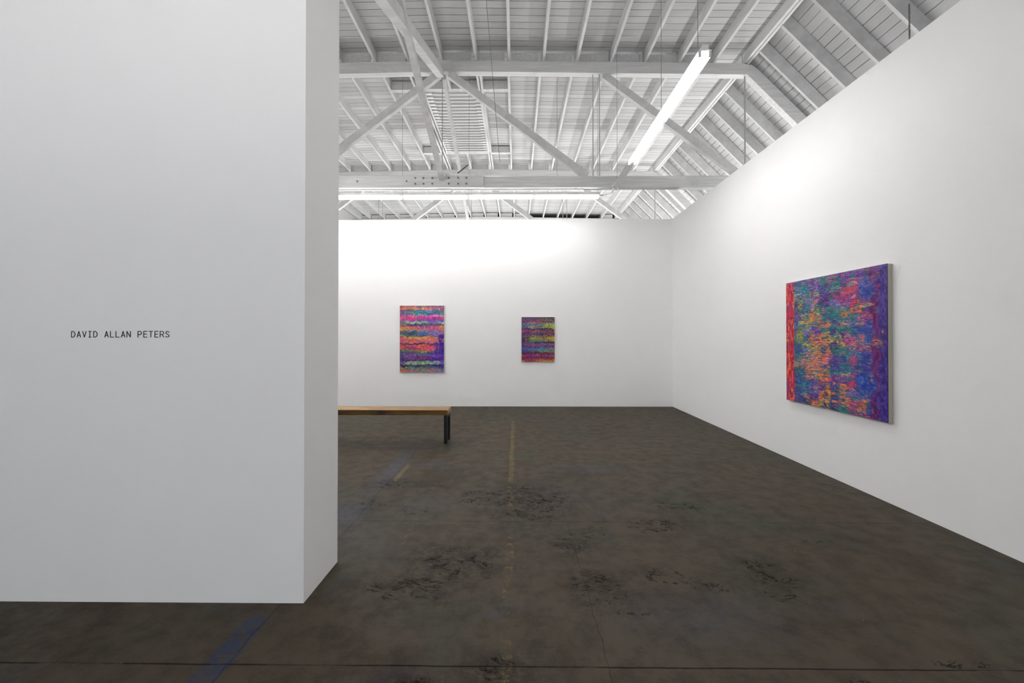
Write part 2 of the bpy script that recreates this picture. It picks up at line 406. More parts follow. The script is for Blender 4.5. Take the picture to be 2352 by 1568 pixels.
# joists: one master, copied
def joist_set(y0, y1, xlist, words, master=None, group='roof joists', cut=None):
    L = y1-y0
    j = MB().box(-.0225, .0225, 0, L, 0, JD)
    first = j.build('roof_joist', M['joist'])
    for i, x in enumerate(xlist):
        o = first if i == 0 else first.copy()
        if i: COL.objects.link(o)
        o.location = (x, y0, ZJ+zr(x)+random.uniform(-.002, .002))
        o.rotation_euler = (0, 0, random.uniform(-.002, .002))
        tag(o, words % ORD[i], 'joist', group)
    return first
TA, TC, TB, TD = 7.70, 12.73, 2.67, 17.80   # front faces of the trusses
TH = .14
ba = [-.126+.62*k for k in range(6, -8, -1)]
joist_set(TB+.05, TA+.12, ba, 'white painted roof joist in front of the near truss, %s from the right', group='joists in front of the near truss')
ac_all = [-.15+.61*k for k in range(6, -11, -1)]
SK0, SK1 = 8.60, 11.57                     # headers of the louvred skylight
ac = [x for x in ac_all if not (-1.6 < x < -1.1)]
joist_set(TA+.02, TC+.12, ac, 'white painted roof joist between the near and far trusses, %s from the right', group='joists between the two trusses')
cd = [-.08+.61*k for k in range(6, -12, -1)]
joist_set(TC+.02, 19.3, cd, 'pale roof joist beyond the far truss, %s from the right', group='joists beyond the far truss')
# trimmed joist stubs on either side of the skylight and doubled trimmers
for (a, b, w) in ((TA+.02, SK0, 'in front of'), (SK1+.1, TC+.12, 'behind')):
    x = -1.36
    o = B(x-.0225, x+.0225, a, b, ZJ+zr(x), ZD+zr(x)).build('joist_stub', M['joist'], None, (x, a, ZJ))
    tag(o, 'short stub of roof joist %s the louvred skylight panel' % w, 'joist')
for x, w in ((-.70, 'right'), (-2.06, 'left')):
    o = B(x-.0225, x+.0225, TA+.02, TC+.1, ZJ+zr(x)-.004, ZD+zr(x)-.004).build('trimmer_joist', M['joist'], None, (x, TA, ZJ))
    tag(o, 'doubling joist along the %s edge of the louvred skylight' % w, 'joist')
for y, w in ((SK0, 'near'), (SK1, 'far')):
    for x0, x1, ww in ((-2.567, -2.085, 'left of'), (-1.95, -.79, 'across'), (-.675, -.175, 'right of')):
        xm = (x0+x1)/2
        o = B(x0, x1, y, y+.10, ZJ+zr(xm), ZD+zr(xm)-.006-.02).build('header_board', M['joist'], None, (xm, y, ZJ))
        tag(o, 'white header block %s the skylight at its %s end' % (ww, w), 'board', 'header blocks of the skylight')
# knee beams on both sides
for sx, kx, w in ((1, KR, 'right'), (-1, KL, 'left')):
    for (a, b, bw) in ((TB, TA+.06, 'in front of the near truss'), (TA+.08, TC+.06, 'between the two trusses'), (TC+.08, 19.3, 'beyond the far truss')):
        if sx < 0 and a < TC: continue
        z = ZJ+zr(KR)
        e = empty('knee_beam', (kx-sx*.15, a, z), 'doubled beam along the %s roof bend, %s' % (w, bw), 'beam', 'doubled beams at the roof bend')
        xa, xb = sorted((kx-sx*.17, kx-sx*.12)); xc, xd = sorted((kx-sx*.115, kx-sx*.07))
        B(xa, xb, a, b, z+.006, z+JD-.003).build('inner_board', M['joist'], e, e.location)
        B(xc, xd, a, b, z-.012, z+JD-.003).build('outer_board', M['joist'], e, e.location)
# sloping rafters right (and the far left ones that show)
zs = ZJ+zr(KR)
def rafter_mesh(sx):
    m = MB(); L = 3.25; d = .2*1.4142
    kx = 0
    pts = [(0, 0), (sx*L, -L), (sx*L, -L+d), (sx*0.0, d)]
    return m.prism(pts, 0, .045)
rmaster = rafter_mesh(1).build('sloping_rafter', M['rafter'])
ry = []
y = 3.68
while y < 17.7:
    if all(abs(y-t-.07) > .12 for t in (TA, TC, TB)): ry.append(y)
    y += .61
for i, y in enumerate(ry):
    o = rmaster if i == 0 else rmaster.copy()
    if i: COL.objects.link(o)
    o.location = (KR-.083, y, zs-.03)
    if y < TA: n = len([q for q in ry if y < q < TA]); lb = 'sloping white rafter above the right wall, %s one in front of the near truss' % ORD[n]
    elif y < TC: n = len([q for q in ry if TA < q < y]); lb = 'sloping white rafter above the right wall, %s one behind the near truss' % ORD[n]
    else: n = len([q for q in ry if TC < q < y]); lb = 'sloping white rafter far above the right wall, %s one behind the far truss' % ORD[n]
    tag(o, lb, 'rafter', 'sloping rafters over the right wall')

# trusses
ZB0, ZB1 = 4.18, 4.39                      # bottom chord
def truss(y, label, full=True):
    e = empty('roof_truss', (RX, y, ZB0), label, 'truss', 'timber roof trusses')
    g = (RX, y, ZB0); yb = y+TH
    zt = lambda x: ZJ+zr(x)-.002
    XL, XRt = 2*RX-4.24, 4.24
    # top chord in two lengths
    MB().prism([(RX, zt(RX)-.21), (XRt-.02, zt(XRt)-.21), (XRt+.02, zt(XRt)-.03), (XRt-.12, zt(XRt)), (RX, zt(RX))], y, yb).build('top_chord', M['beam'], e, g, .006)
    MB().prism([(RX, zt(RX)-.21), (XL+.02, zt(XL)-.21), (XL-.02, zt(XL)-.03), (XL+.12, zt(XL)), (RX, zt(RX))], y, yb).build('top_chord', M['beam'], e, g, .006)
    # bottom chord, spliced
    B(-.62, 6.35, y, yb, ZB0, ZB1).build('bottom_chord', M['beam'], e, g, .006)
    B(2*RX-6.35, -.62, y, yb, ZB0+.002, ZB1).build('bottom_chord', M['beam'], e, g, .006)
    sp = B(-3.6, -.60, y-.045, y-.001, ZB0-.008, ZB1+.005).build('splice_board', M['beam'], e, g, .004)
    bl = MB()
    for px in (-1.84, -1.69, -1.53, -1.23, -1.06, -.91):
        for z in (ZB0+.06, ZB0+.165):
            MB().cyl((px, y-.046, z), (px, y-.058, z), .017, 8).build('bolt', M['bolt'], sp, g)
    for px in (-2.0, -2.9): MB().cyl((px, y-.046, ZB0+.11), (px, y-.058, ZB0+.11), .015, 8).build('bolt', M['bolt'], sp, g)
    # end posts
    for s, xe, fx in ((1, XRt, 6.30), (-1, XL, 2*RX-6.30)):
        z = zt(XRt)
        o = 10.72 if s > 0 else 0
        top = [(xe-s*.02, z-.03), (fx+s*.02, z-.03-(6.32-4.22))]
        L = abs(fx-xe)
        pts = [(xe-s*.03, z-.21), (xe+s*.03, z-.02), (xe+s*.16, z-.11), (xe+s*(L+.05), z-.11-(L-.11)), (xe+s*(L-.24), z-.11-(L-.11)-.02)]
        MB().prism(pts, y+.002, yb-.002).build('end_post', M['beam'], e, g, .006)
    # web members
    def web(xa, za, xb, zb, d=.13, th=.10, name='diagonal_web'):
        MB().bar((xa, y+TH/2, za), (xb, y+TH/2, zb), d, th, (0, 1, 0)).build(name, M['brace'], e, g, .005)
    zt0 = ZJ-.21
    for s in (1, -1):
        c = RX-.13
        web(c+s*.10, zt0-.02, c+s*2.62, ZB1+.02)
        web(c+s*2.93, zt0-.06, c+s*5.42, ZB1+.02)
    for s in (1, -1):
        c = RX-.13
        for dx in (2.74, 2.86):
            MB().cyl((c+s*dx, y+.06, ZB1), (c+s*dx, y+.06, zt0-.03), .008, 6).build('tie_rod', M['rod'], e, g)
        MB().cyl((c+s*5.52, y+.06, ZB1), (c+s*5.52, y+.06, zt0-.08), .014, 6).build('tie_rod', M['rod'], e, g)
    MB().cyl((-1.36, y+.02, ZB1), (-1.36, y+.02, zt0), .008, 6).build('tie_rod', M['rod'], e, g)
    return e
tA = truss(TA, 'white timber truss crossing the hall nearest the viewer')
tC = truss(TC, 'white timber truss seen behind the near truss above the back wall')
tB = truss(TB, 'white timber truss over the partition wall, above the viewer')
# boards between the joists on top of the chords
def blocking(par, y, xl, words):
    xl = sorted(xl)
    for a, b in zip(xl, xl[1:]):
        if b-a > 1.0: continue
        xm = (a+b)/2
        B(a+.03, b-.09, y+.04, y+.07, ZJ+zr(xm)+.012, ZD+zr(xm)-.03).build('blocking_board', M['joist'], par, par.location)
blocking(tA, TA, ba, '')
blocking(tC, TC, ac_all, '')
de = empty('wall_plate', (RX, TD, 6.3), 'white beam across the far end wall with boards between the joists', 'beam')
MB().prism([(-6.55, 6.305), (4.15, 6.305), (4.15, ZJ+zr(4.15)-.002), (RX, ZJ-.002), (-6.55, ZJ+zr(-6.55)-.002)], TD, TD+.14).build('plate', M['beam'], de, de.location)
blocking(de, TD, [x for x in cd if x < .6], '')
blocking(de, TD, [cd[0], 4.15], '')
# stubs: rubbish lying in the dark openings is left as plain shade
# sway braces between trusses
def sway(p, q, w, h, lb):
    m = MB().bar(p, q, w, h).build('sway_brace', M['brace'], None, p, .004)
    return tag(m, lb, 'brace')
c0 = -1.40
sway((c0, TA+.0, ZJ-.24), (c0-.02, TB+.15, ZB1+.06), .13, .15, 'thick slanting brace running from the near truss top towards the viewer')
sway((c0+.04, TA-.055, ZB1-.05), (c0+.02, TB+.15, ZJ-.28), .085, .10, 'thin slanting brace from the near truss bottom beam up towards the viewer')
sway((c0+.05, TA+TH, ZJ-.24), (c0+.03, TC-.02, ZB1+.06), .07, .10, 'thin slanting brace behind the near truss, crossing the louvred panel')
sway((c0+.12, TC-.02, ZJ-.24), (c0+.10, TA+TH+.01, ZB1+.06), .07, .10, 'slanting brace rising from the near bottom beam to the far truss')

# louvred skylights
def louver(x0, x1, y0, y1, lb):
    z = ZJ-.01+zr((x0+x1)/2)
    e = empty('louvred_skylight', ((x0+x1)/2, y0, z), lb, 'skylight', 'louvred skylight panels')
    g = e.location
    for x in (x0, x1): B(x-.018, x+.018, y0, y1, z, z+.05).build('side_rail', M['slat'], e, g)
    m = MB(); n = int(round((y1-y0)/.137)); 
    for i in range(n):
        y = y0+.08+i*(y1-y0-.14)/(n-1)
        m.box(x0+.03, x1-.03, y, y+.042, z+.006, z+.036)
        for s, xx in ((1, x0+.02), (-1, x1-.02)):
            B(min(xx, xx+s*.12), max(xx, xx+s*.12), y-.03, y+.012, z+.002, z+.05).build('slat_clip', M['metal'], e, g)
    m.build('slats', M['slat'], e, g)
    return e
louver(-1.91, -.745, SK0+.105, 11.565, 'white louvred skylight panel in the ceiling behind the near truss')
louver(-5.5, -4.3, 13.4, 16.5, 'white louvred skylight panel beyond the far truss, above the left lights')

# ------------------------------------------------------------------ fluorescent strip lights
def wire(x, y, z0, lb, z1=None, r=.0026):
    z1 = z1 or ZD+.005+zr(x)
    o = MB().cyl((x, y, z0), (x, y, z1), r, 6).build('suspension_wire', M['wire'], None, (x, y, z0))
    return tag(o, lb, 'wire', 'wires carrying the strip lights')
def strip(L, lit=True, tm=None):
    """a 1.2 m batten lying along local +X, base at the tube height"""
    e = empty('fluorescent_light', (0, 0, 0), '', 'light', 'fluorescent strip lights')
    hb = MB().prism([(-.060, .028), (.060, .028), (.060, .034), (.028, .044), (.028, .085), (-.028, .085), (-.028, .044), (-.060, .034)], .004, L-.004)
    h = hb.build('housing', M['metal'], e)
    h.data.transform(Matrix.Rotation(-math.pi/2, 4, 'Z'))
    for s in (-1, 1):
        for x in (.012, L-.03):
            B(x, x+.018, s*.046-.012, s*.046+.012, -.018, .030).build('lamp_holder', M['pin'], e)
        if lit: MB().cyl((.03, s*.046, 0), (L-.03, s*.046, 0), .019, 14).build('tube', tm or M['tube'], e)
    return e
ZF = 4.05; PL = 1.225
a = strip(PL, tm=M['tube_b'])
row = [1.55-PL*(k+1) for k in range(5)]
words = ['rightmost of the row parallel to the back wall', 'second from the right in the row parallel to the back wall',
         'third from the right in the row parallel to the back wall', 'fourth from the right in the row, at the partition edge',
         'hidden end of the back row behind the partition']
for i, x in enumerate(row):
    o = a if i == 0 else dup(a, (0, 0, 0))
    o.location = (x, 7.84, ZF); o['label'] = 'lit fluorescent strip light, '+words[i]
f_ = strip(PL)
for i, yy in enumerate((3.87, 5.10)):
    o = f_ if i == 0 else dup(f_, (0, 0, 0)); o.location = (1.735, yy, ZF); o.rotation_euler = (0, 0, math.pi/2)
    o['label'] = 'lit fluorescent strip light %s in the row beside the right wall' % ('nearest the viewer' if i == 0 else 'second from the viewer')
b_ = strip(1.03, False); b_.location = (1.735, 6.33, ZF); b_.rotation_euler = (0, 0, math.pi/2)
b_['label'] = 'unlit strip light housing without tubes at the far end of the right row'
for i, yy in enumerate((3.87, 5.10, 6.33)):
    o = dup(f_, (-5.0, yy, ZF)); o.rotation_euler = (0, 0, math.pi/2)
    o['label'] = 'lit fluorescent strip light of the left row, %s behind the partition' % ORD[i]

g_ = strip(PL, tm=M['tube_f'])  # unseen row added to light the partition front from above
for i, x in enumerate((1.2, -1.0, -3.4)):
    wire(x-.1, .6, ZF+.075, 'thin wire of the added strip light above the viewer, %s from the right' % ORD[i])
    o = g_ if i == 0 else dup(g_, (0, 0, 0)); o.location = (x-PL, .6, ZF); o['label'] = 'added unseen strip light above the front of the partition, %s from the right' % ORD[i]
for i, yy in enumerate((3.5, 4.75, 6.0)):  # unseen strips added to raise the light on the back wall
    o = dup(f_, (-3.4, yy, ZF)); o.rotation_euler = (0, 0, math.pi/2)
    o['label'] = 'added unseen strip light over the bench behind the partition, %s from the viewer' % ORD[i]
# unseen trough lamps added to brighten the roof
def fill_uplight(x, y, z, w, words, rot=0):
    e = empty('fill_uplight', (x, y, z), 'added unseen trough lamp '+words, 'light', 'added trough lamps for the roof')
    g = (0, 0, 0)
    MB().prism([(-.62, .0), (.62, .0), (.66, .12), (.64, .12), (.60, .02), (-.60, .02), (-.64, .12), (-.66, .12)], -.11, .11).build('trough', M['metal'], e)
    MB().cyl((0, 0, -z+.0), (0, 0, .0), .025, 10).build('post', M['metal'], e)
    l = bpy.data.lights.new('lamp', 'AREA'); l.shape = 'RECTANGLE'; l.size = 1.15; l.size_y = .18; l.energy = w; l.color = (1, .99, .985)
    lo = bpy.data.objects.new('lamp', l); COL.objects.link(lo); lo.parent = e; lo.location = (0, 0, .10); lo.rotation_euler = (math.pi, 0, 0)
    e.rotation_euler = (0, 0, rot)
for i, (x, y, w) in enumerate(UPB): fill_uplight(x, y, 1.2, w, 'in the room beyond the back wall, number %s from the left' % ORD[i])
for i, (x, y, w) in enumerate(UPR): fill_uplight(x, y, 2.6, w, 'behind the right wall, %s from the front' % ORD[i], math.pi/2)
for i, (x, y, w) in enumerate(UPL): fill_uplight(x, y, 2.6, w, 'behind the left wall, %s from the front' % ORD[i], math.pi/2)
for i, (x, y, w) in enumerate(UPF): fill_uplight(x, y, 1.9, w, 'behind the viewer, %s side' % ('right' if i == 0 else 'left'))
# suspension wires, each up to the joists
ZT = ZF+.085
wire(1.69, 3.93, ZT, 'thin wire holding the near end of the right light row')
wire(1.75, 5.10, ZT, 'thin wire holding the joint of the two lit lights in the right row')
wire(1.735, 7.27, ZT, 'thin wire holding the far end of the unlit light housing')
wire(-.885, 7.855, ZT, 'thin wire above the second joint of the back light row')
wire(-2.13, 7.855, ZT, 'thin wire above the left joint of the back light row')
wire(.76, 7.855, ZT, 'thin wire between the first two lights of the back row')
wire(1.52, 7.86, ZT, 'thin wire holding the right end of the back light row')
o = MB().cyl((-.46, 6.0, ZD-.1), (-.30, 7.62, 4.62), .004, 6).build('loose_cable', M['wire'], None, (-.4, 7, 5)); tag(o, 'thin cable slanting down from the joists to the near truss', 'cable')
ch = MB()
zc = 5.72
while zc > 3.4:
    for s in (0, 1):
        ch.bar((5.04, 5.44, zc), (5.04, 5.44, zc-.028), .020 if s else .006, .006 if s else .020, (0, 1, 0)); zc -= .03
tag(ch.build('hanging_chain', M['wire'], None, (5.04, 5.44, 3.4)), 'short chain hanging from the sloping boards above the right wall', 'chain')
# conduit linking the two light rows, with the small angled bracket
pts = [Vector((1.735, 7.36, 4.10)), Vector((1.735, 7.50, 4.08)), Vector((1.72, 7.64, 4.07)), Vector((1.67, 7.76, 4.07)), Vector((1.61, 7.83, 4.08)), Vector((1.55, 7.84, 4.085))]
tag(MB().path(pts, .011).build('conduit', M['conduit'], None, (1.65, 7.6, 4.08)), 'bent grey conduit joining the right and back light rows', 'conduit')
tag(MB().bar((-1.06, 7.60, ZB1+.02), (-.87, 7.60, ZB1+.17), .02, .02, (0, 1, 0)).build('bracket', M['wire'], None, (-1.06, 7.6, ZB1)), 'small dark angled bracket on the near bottom beam', 'bracket')
# electrical pipe under the near truss lit by the lamps
cp = MB().cyl((-3.7, TA+.07, ZB0-.016), (1.25, TA+.07, ZB0-.016), .013, 8)
cp.box(-1.45, -1.22, TA+.02, TA+.12, ZB0-.038, ZB0)
tag(cp.build('conduit', M['metal'], None, (0, TA, ZB0)), 'straight white conduit with a box along the underside of the near truss', 'conduit')

# ------------------------------------------------------------------ bench
be = empty('bench', (-2.1, 5.83, 0), 'wooden plank bench with black metal legs standing beyond the partition', 'bench')
g = be.location
bx0, bx1 = -3.3, -.925
B(bx0, bx1, 5.67, 5.98, .40, .47).build('seat', M['bench'], be, g, .004)
for x in (bx1-.052, bx0+.005):
    for y in (5.685, 5.925):
        l = B(x, x+.045, y, y+.045, .012, .40).build('leg', M['black'], be, g, .002)
        MB().cyl((x+.022, y+.022, 0), (x+.022, y+.022, .014), .016, 10).build('foot', M['conduit'], l, g)
for x in (bx1-.03, bx0+.03): B(x-.02, x+.02, 5.73, 5.925, .36, .40).build('rail', M['black'], be, g)

# ------------------------------------------------------------------ lettering
GL = {
 'D': [[(0,0),(0,1),(.45,1),(.8,.85),(1,.55),(1,.45),(.8,.15),(.45,0),(0,0)]],
 'A': [[(0,0),(.5,1),(1,0)],[(.18,.30),(.82,.30)]],
 'V': [[(0,1),(.5,0),(1,1)]],
 'I': [[(.15,1),(.85,1)],[(.5,1),(.5,0)],[(.15,0),(.85,0)]],
 'L': [[(.05,1),(.05,0),(.95,0)]],
 'N': [[(0,0),(0,1),(1,0),(1,1)]],
 'P': [[(0,0),(0,1),(.65,1),(.92,.88),(1,.73),(.92,.57),(.65,.45),(0,.45)]],
 'E': [[(1,1),(.06,1),(.06,0),(1,0)],[(.06,.52),(.9,.52)]],
 'T': [[(0,1),(1,1)],[(.5,1),(.5,0)]],
 'R': [[(0,0),(0,1),(.65,1),(.92,.88),(1,.74),(.92,.58),(.65,.47),(0,.47)],[(.55,.47),(1,0)]],
 'S': [[(.92,.85),(.7,.98),(.4,1),(.12,.9),(.05,.74),(.2,.6),(.5,.50),(.82,.38),(.95,.22),(.85,.08),(.55,0),(.25,.02),(.0,.14)]],
}
le = empty('wall_lettering', (-2.45, 2.299, 1.447), 'small black capital lettering of three words on the grey partition wall', 'lettering')
lw, lh, lp, st = .0205, .0340, .03073, .0040
TXT = 'DAVID ALLAN PETERS'
for i, cchar in enumerate(TXT):
    if cchar == ' ': continue
    m = MB(); x0 = -2.450+i*lp+st/2; z0 = 1.448+st/2
    for k, plx in enumerate(GL[cchar]):
        pp = [Vector((x0+u*(lw-st*.2), 2.2992, z0+v*(lh-st*.6))) for u, v in plx]
        for s_, (p, q) in enumerate(zip(pp, pp[1:])): m.bar(p, q, .0008+.00016*k+.00004*s_, st, Vector((q-p)).cross(Vector((0, 1, 0))).normalized())
        for p in pp: m.cyl(p+Vector((0, -.00035, 0)), p+Vector((0, .0004, 0)), st/2, 12)
    m.build('letter', M['vinyl'], le, le.location)

# ------------------------------------------------------------------ paintings
rng = np.random.default_rng(5)
def smooth_noise(h, w, sy, sx):
    gh, gw = int(h/sy)+3, int(w/sx)+3
    g = rng.random((gh, gw)); yy = np.linspace(0, gh-1.001, h); xx = np.linspace(0, gw-1.001, w)
    y0 = yy.astype(int); x0 = xx.astype(int); fy = (yy-y0)[:, None]; fx = (xx-x0)[None]
    fy = fy*fy*(3-2*fy); fx = fx*fx*(3-2*fx)
    y1 = np.minimum(y0+1, gh-1); x1 = np.minimum(x0+1, gw-1)
    return (g[y0][:, x0]*(1-fy)*(1-fx)+g[y1][:, x0]*fy*(1-fx)+g[y0][:, x1]*(1-fy)*fx+g[y1][:, x1]*fy*fx)
def tolin(c):
    c = np.clip(c/255., 0, 1); return np.where(c <= .04045, c/12.92, ((c+.055)/1.055)**2.4)
def canvas(name, rgb, origin, du, dv, parent, org):
    """rgb[h,w,3] rows from the top; du = width vector, dv = height vector (up)"""
    h, w, _ = rgb.shape
    u = np.linspace(0, 1, w)[None, :, None]; v = np.linspace(1, 0, h)[:, None, None]
    P = np.array(origin)[None, None]-np.array(org)[None, None]+u*np.array(du)+v*np.array(dv)
    me = bpy.data.meshes.new(name)
    i = (np.arange(h-1)[:, None]*w+np.arange(w-1)[None]).ravel()
    quick_mesh(me, P.reshape(-1, 3), np.stack([i, i+w, i+w+1, i+1], 1))
    ca = me.color_attributes.new('pigment', 'FLOAT_COLOR', 'POINT')
    c4 = np.ones((h*w, 4)); c4[:, :3] = tolin(rgb.reshape(-1, 3)); ca.data.foreach_set('color', c4.astype(np.float32).ravel())
    me.materials.append(M['paint'])
    o = bpy.data.objects.new(name, me); COL.objects.link(o); o.parent = parent
    return o

PAL = dict(R=(205,32,70), O=(224,120,60), Y=(206,165,62), T=(12,112,125), B=(22,62,150), N=(26,26,92), V=(92,42,142), M=(176,52,118),
           P=(196,112,146), L=(108,100,182), G=(22,128,104), K=(152,142,112), U=(70,12,110), C=(45,128,170), S=(220,108,96))
GRID = """RBLMGMVVUV OLTLNGTMLU OKGKVTOMCU RNGPUNVRPB RNTLULLRMB RVKYOTGOOV OBYKOTTTMV MTYGOGPCPB RBLVMTTTVB STGOOYMPLB
RTYYONYMSB RBCYOGTCMU MGKPSVBTVC MKKPSBTBVB RGOOOTKMPV MBKKOMVRLB OBTVMBOSLB OTTLONOLPB RBCVOBOMOB RVNOYNGMSU""".split()
def grid_at(u, v, jit):
    H_, W_ = len(GRID), 10
    tab = np.array([[PAL[c] for c in r[:10].ljust(10, 'V')] for r in GRID], float)
    gu = np.clip(u*W_-.5+jit[0], 0, W_-1.001); gv = np.clip(v*H_-.5+jit[1], 0, H_-1.001)
    a, b = gu.astype(int), gv.astype(int); fu, fv = gu-a, gv-b
    sh = lambda f: np.clip((f-.5)*2.6+.5, 0, 1)
    fu, fv = sh(fu)[..., None], sh(fv)[..., None]
    return (tab[b, a]*(1-fu)+tab[b, np.minimum(a+1, 9)]*fu)*(1-fv)+(tab[np.minimum(b+1, H_-1), a]*(1-fu)+tab[np.minimum(b+1, H_-1), np.minimum(a+1, 9)]*fu)*fv
def big_painting():
    n = 460; v, u = np.meshgrid(np.linspace(0, 1, n), np.linspace(0, 1, n), indexing='ij')
    nz = lambda sy, sx: smooth_noise(n, n, sy, sx)
    A = lambda *c: np.array(c, float)
    def mixc(base, col, m): m = np.clip(m, 0, 1)[..., None]; return base*(1-m)+col*m
    # woven cells: straight column edges, rows slightly uneven, smaller sub-blocks inside
    base = grid_at(u, v, ((nz(9, 9)-.5)*.16, (nz(30, 46)-.5)*.9+(nz(7, 5)-.5)*.35))
    sub = grid_at(np.clip(u+.05, 0, 1), np.roll(v, 0, 0)*.97+.03, ((nz(23, 23)-.5)*2.4, (nz(23, 23)-.5)*2.4))
    blk = smooth_noise(n, n, 15, 23); base = mixc(base, sub, (blk-.52)*7*.8)
    # cool under-layer showing through in fine horizontal scratches
    under = grid_at(u, v, ((nz(40, 40)-.5)*3, (nz(40, 40)-.5)*3))*.35+A(26, 52, 116)*.65
    under = mixc(under, A(14, 96, 112), (nz(30, 40)-.5)*5); under = mixc(under, A(72, 26, 116), (nz(36, 30)-.6)*6)
    st = nz(1.7, 9)*.6+nz(3.2, 22)*.4
    base = mixc(base, under, (st-.46)*6*.85)
    base = mixc(base, base*1.0+A(52, 46, 52), (nz(1.6, 11)-.62)*5)
    # left crimson border, right magenta and violet borders
    red = A(198, 26, 66)+(nz(16, 4)-.5)[..., None]*A(80, 90, 70)
    red = mixc(red, A(238, 112, 62), (nz(24, 6)-.56)*8); red = mixc(red, A(150, 58, 128), (nz(26, 10)-.68)*9); red = mixc(red, A(120, 10, 50), (nz(9, 5)-.66)*6)
    base = mixc(base, red, (.108-u+(nz(10, 8)-.5)*.012)/.006)
    pur = A(98, 6, 104)+(nz(12, 9)-.5)[..., None]*60; vio = A(58, 36, 132)+(nz(9, 7)-.5)[..., None]*64
    base = mixc(base, pur, (u-.872-(nz(24, 20)-.5)*.05)/.012)
    base = mixc(base, vio, (u-.930-(nz(24, 20)-.5)*.05)/.012)
    D = 1.378; x = u*1.37; y = v*D
    base = mixc(base, A(150, 110, 176), np.clip((v-.0), 0, 1)*0+(.03-v)/.02*.5*(nz(8, 12)))
    for uc, c, rr in ((.835, .20, .13), (.825, .60, .12), (.83, 1.07, .16), (.84, .80, .08)):
        q = np.hypot((x-uc*1.37), y-c)
        base = mixc(base, A(24, 66, 168)+(nz(7, 7)-.5)[..., None]*70, (rr-q)/.04*.7*(nz(9, 9)+.3))
    # carved grooves: straight across the middle, turning in half rings at both ends
    dist = np.full_like(u, 9.)
    for c in (.20, .60, 1.07):
        q = np.where(x > .83*1.37, np.hypot(x-.83*1.37, y-c), np.where(x < .16*1.37, np.hypot(x-.16*1.37, y-c), np.abs(y-c)))
        dist = np.minimum(dist, q)
    ph = dist/.0125+(nz(60, 160)-.5)*.8
    line = np.clip(np.cos(ph*2*np.pi)*1.3-.25, 0, 1)
    amt = np.clip((nz(10, 34)-.22)*2.2, 0, 1)*np.clip((nz(3, 16)-.12)*1.9, 0, 1)
    amt = amt*np.where(u > .945, .35, 1)*np.where(u < .1, .35, 1)
    lc = grid_at(np.clip(u+.3*(nz(16, 60)-.5), 0, 1), np.roll(v, 70, 0), (0, 0))*.45+A(190, 172, 186)*.55
    lc = np.where((nz(12, 26) > .74)[..., None], A(232, 196, 84), lc)
    lc = np.where((nz(14, 26) > .80)[..., None], A(130, 190, 170), lc)
    base = mixc(base, lc, line*amt*.95)
    dk = np.clip(-np.cos(ph*2*np.pi)-.2, 0, 1)*amt*.45; base = base*(1-dk[..., None])
    # bright accents
    for (uu, vv, ru, rv, col) in ((.17,.45,.05,.05,(196,180,30)),(.18,.2,.03,.045,(225,160,60)),(.32,.31,.035,.04,(232,112,40)),(.30,.66,.05,.02,(240,140,50)),(.50,.88,.016,.07,(240,150,50)),(.36,.21,.03,.03,(222,130,60)),
                                  (.63,.17,.07,.05,(216,50,96)),(.72,.13,.05,.03,(216,60,80)),(.66,.30,.07,.025,(226,110,60)),(.72,.62,.05,.04,(215,60,100)),(.88,.73,.012,.025,(214,160,50)),(.965,.43,.008,.02,(220,170,60)),(.92,.50,.05,.03,(190,160,90)),
                                  (.40,.24,.05,.04,(10,110,110)),(.50,.30,.05,.03,(10,104,116)),(.74,.085,.03,.015,(240,160,90)),(.33,.5,.03,.03,(226,120,70)),(.37,.62,.03,.07,(220,116,80)),(.79,.37,.03,.012,(232,180,80)),(.80,.47,.03,.03,(224,120,110)),(.86,.245,.05,.008,(232,190,70)),
                                  (.25,.93,.04,.02,(226,140,40)),(.72,.80,.05,.03,(200,60,110)),(.78,.93,.05,.03,(214,100,50)),(.45,.56,.04,.03,(20,60,130)),(.20,.75,.04,.06,(16,66,130)),(.14,.60,.03,.05,(18,80,130))):
        m = np.exp(-((u-uu)/ru)**4-((v-vv)/rv)**4)*.85*np.clip(nz(2.2, 10)*2.2-.5, 0, 1)
        base = mixc(base, A(*col)+(rng.random((n, n, 1))-.5)*30, m)
    base = base*(1+((nz(2, 3)-.5)*.4)[..., None])+(rng.random((n, n, 3))-.5)*40
    return np.clip(base, 0, 255)

def band_painting(w, h, bands, dots=.5, seed=3, vert=False):
    """bands: (v_end, [colours left..right])"""
    global rng
    rng = np.random.default_rng(seed)
    v, u = np.meshgrid(np.linspace(0, 1, h), np.linspace(0, 1, w), indexing='ij')
    wob = (smooth_noise(h, w, 26, 22)-.5)*.030+(smooth_noise(h, w, 9, 5 if vert else 8)-.5)*(.030 if vert else .016)
    vv = np.clip(v+wob, 0, 1)
    ends = np.array([b[0] for b in bands]); idx = np.clip(np.searchsorted(ends, vv), 0, len(bands)-1)
    out = np.zeros((h, w, 3))
    uw = np.clip(u+(smooth_noise(h, w, 20, 14)-.5)*.25, 0, .9999)
    for i, (e, cols) in enumerate(bands):
        t = np.array(cols, float); k = uw*(len(t)-1); a = k.astype(int); f = (k-a)[..., None]
        a1 = np.minimum(a+1, len(t)-1); c = t[a]*(1-f)+t[a1]*f
        m = idx == i; out[m] = c[m]
    # speckle: dabs of neighbouring colours
    for sy, sx, th in ((3, 3, .70), (2.2, 2.2, .72), (5, 4, .78)) if not vert else ((5, 2.2, .70), (3, 2.2, .72), (8, 3, .80)):
        dy = int(rng.integers(h//14, h//6)); m = (smooth_noise(h, w, sy, sx) > th)[..., None]*dots
        out = out*(1-m)+np.roll(out, dy*rng.choice([-1, 1]), 0)*m
    out *= 1+((smooth_noise(h, w, 3, 5)-.5)*.5)[..., None]
    out += (rng.random((h, w, 3))-.5)*36
    return out, u, v

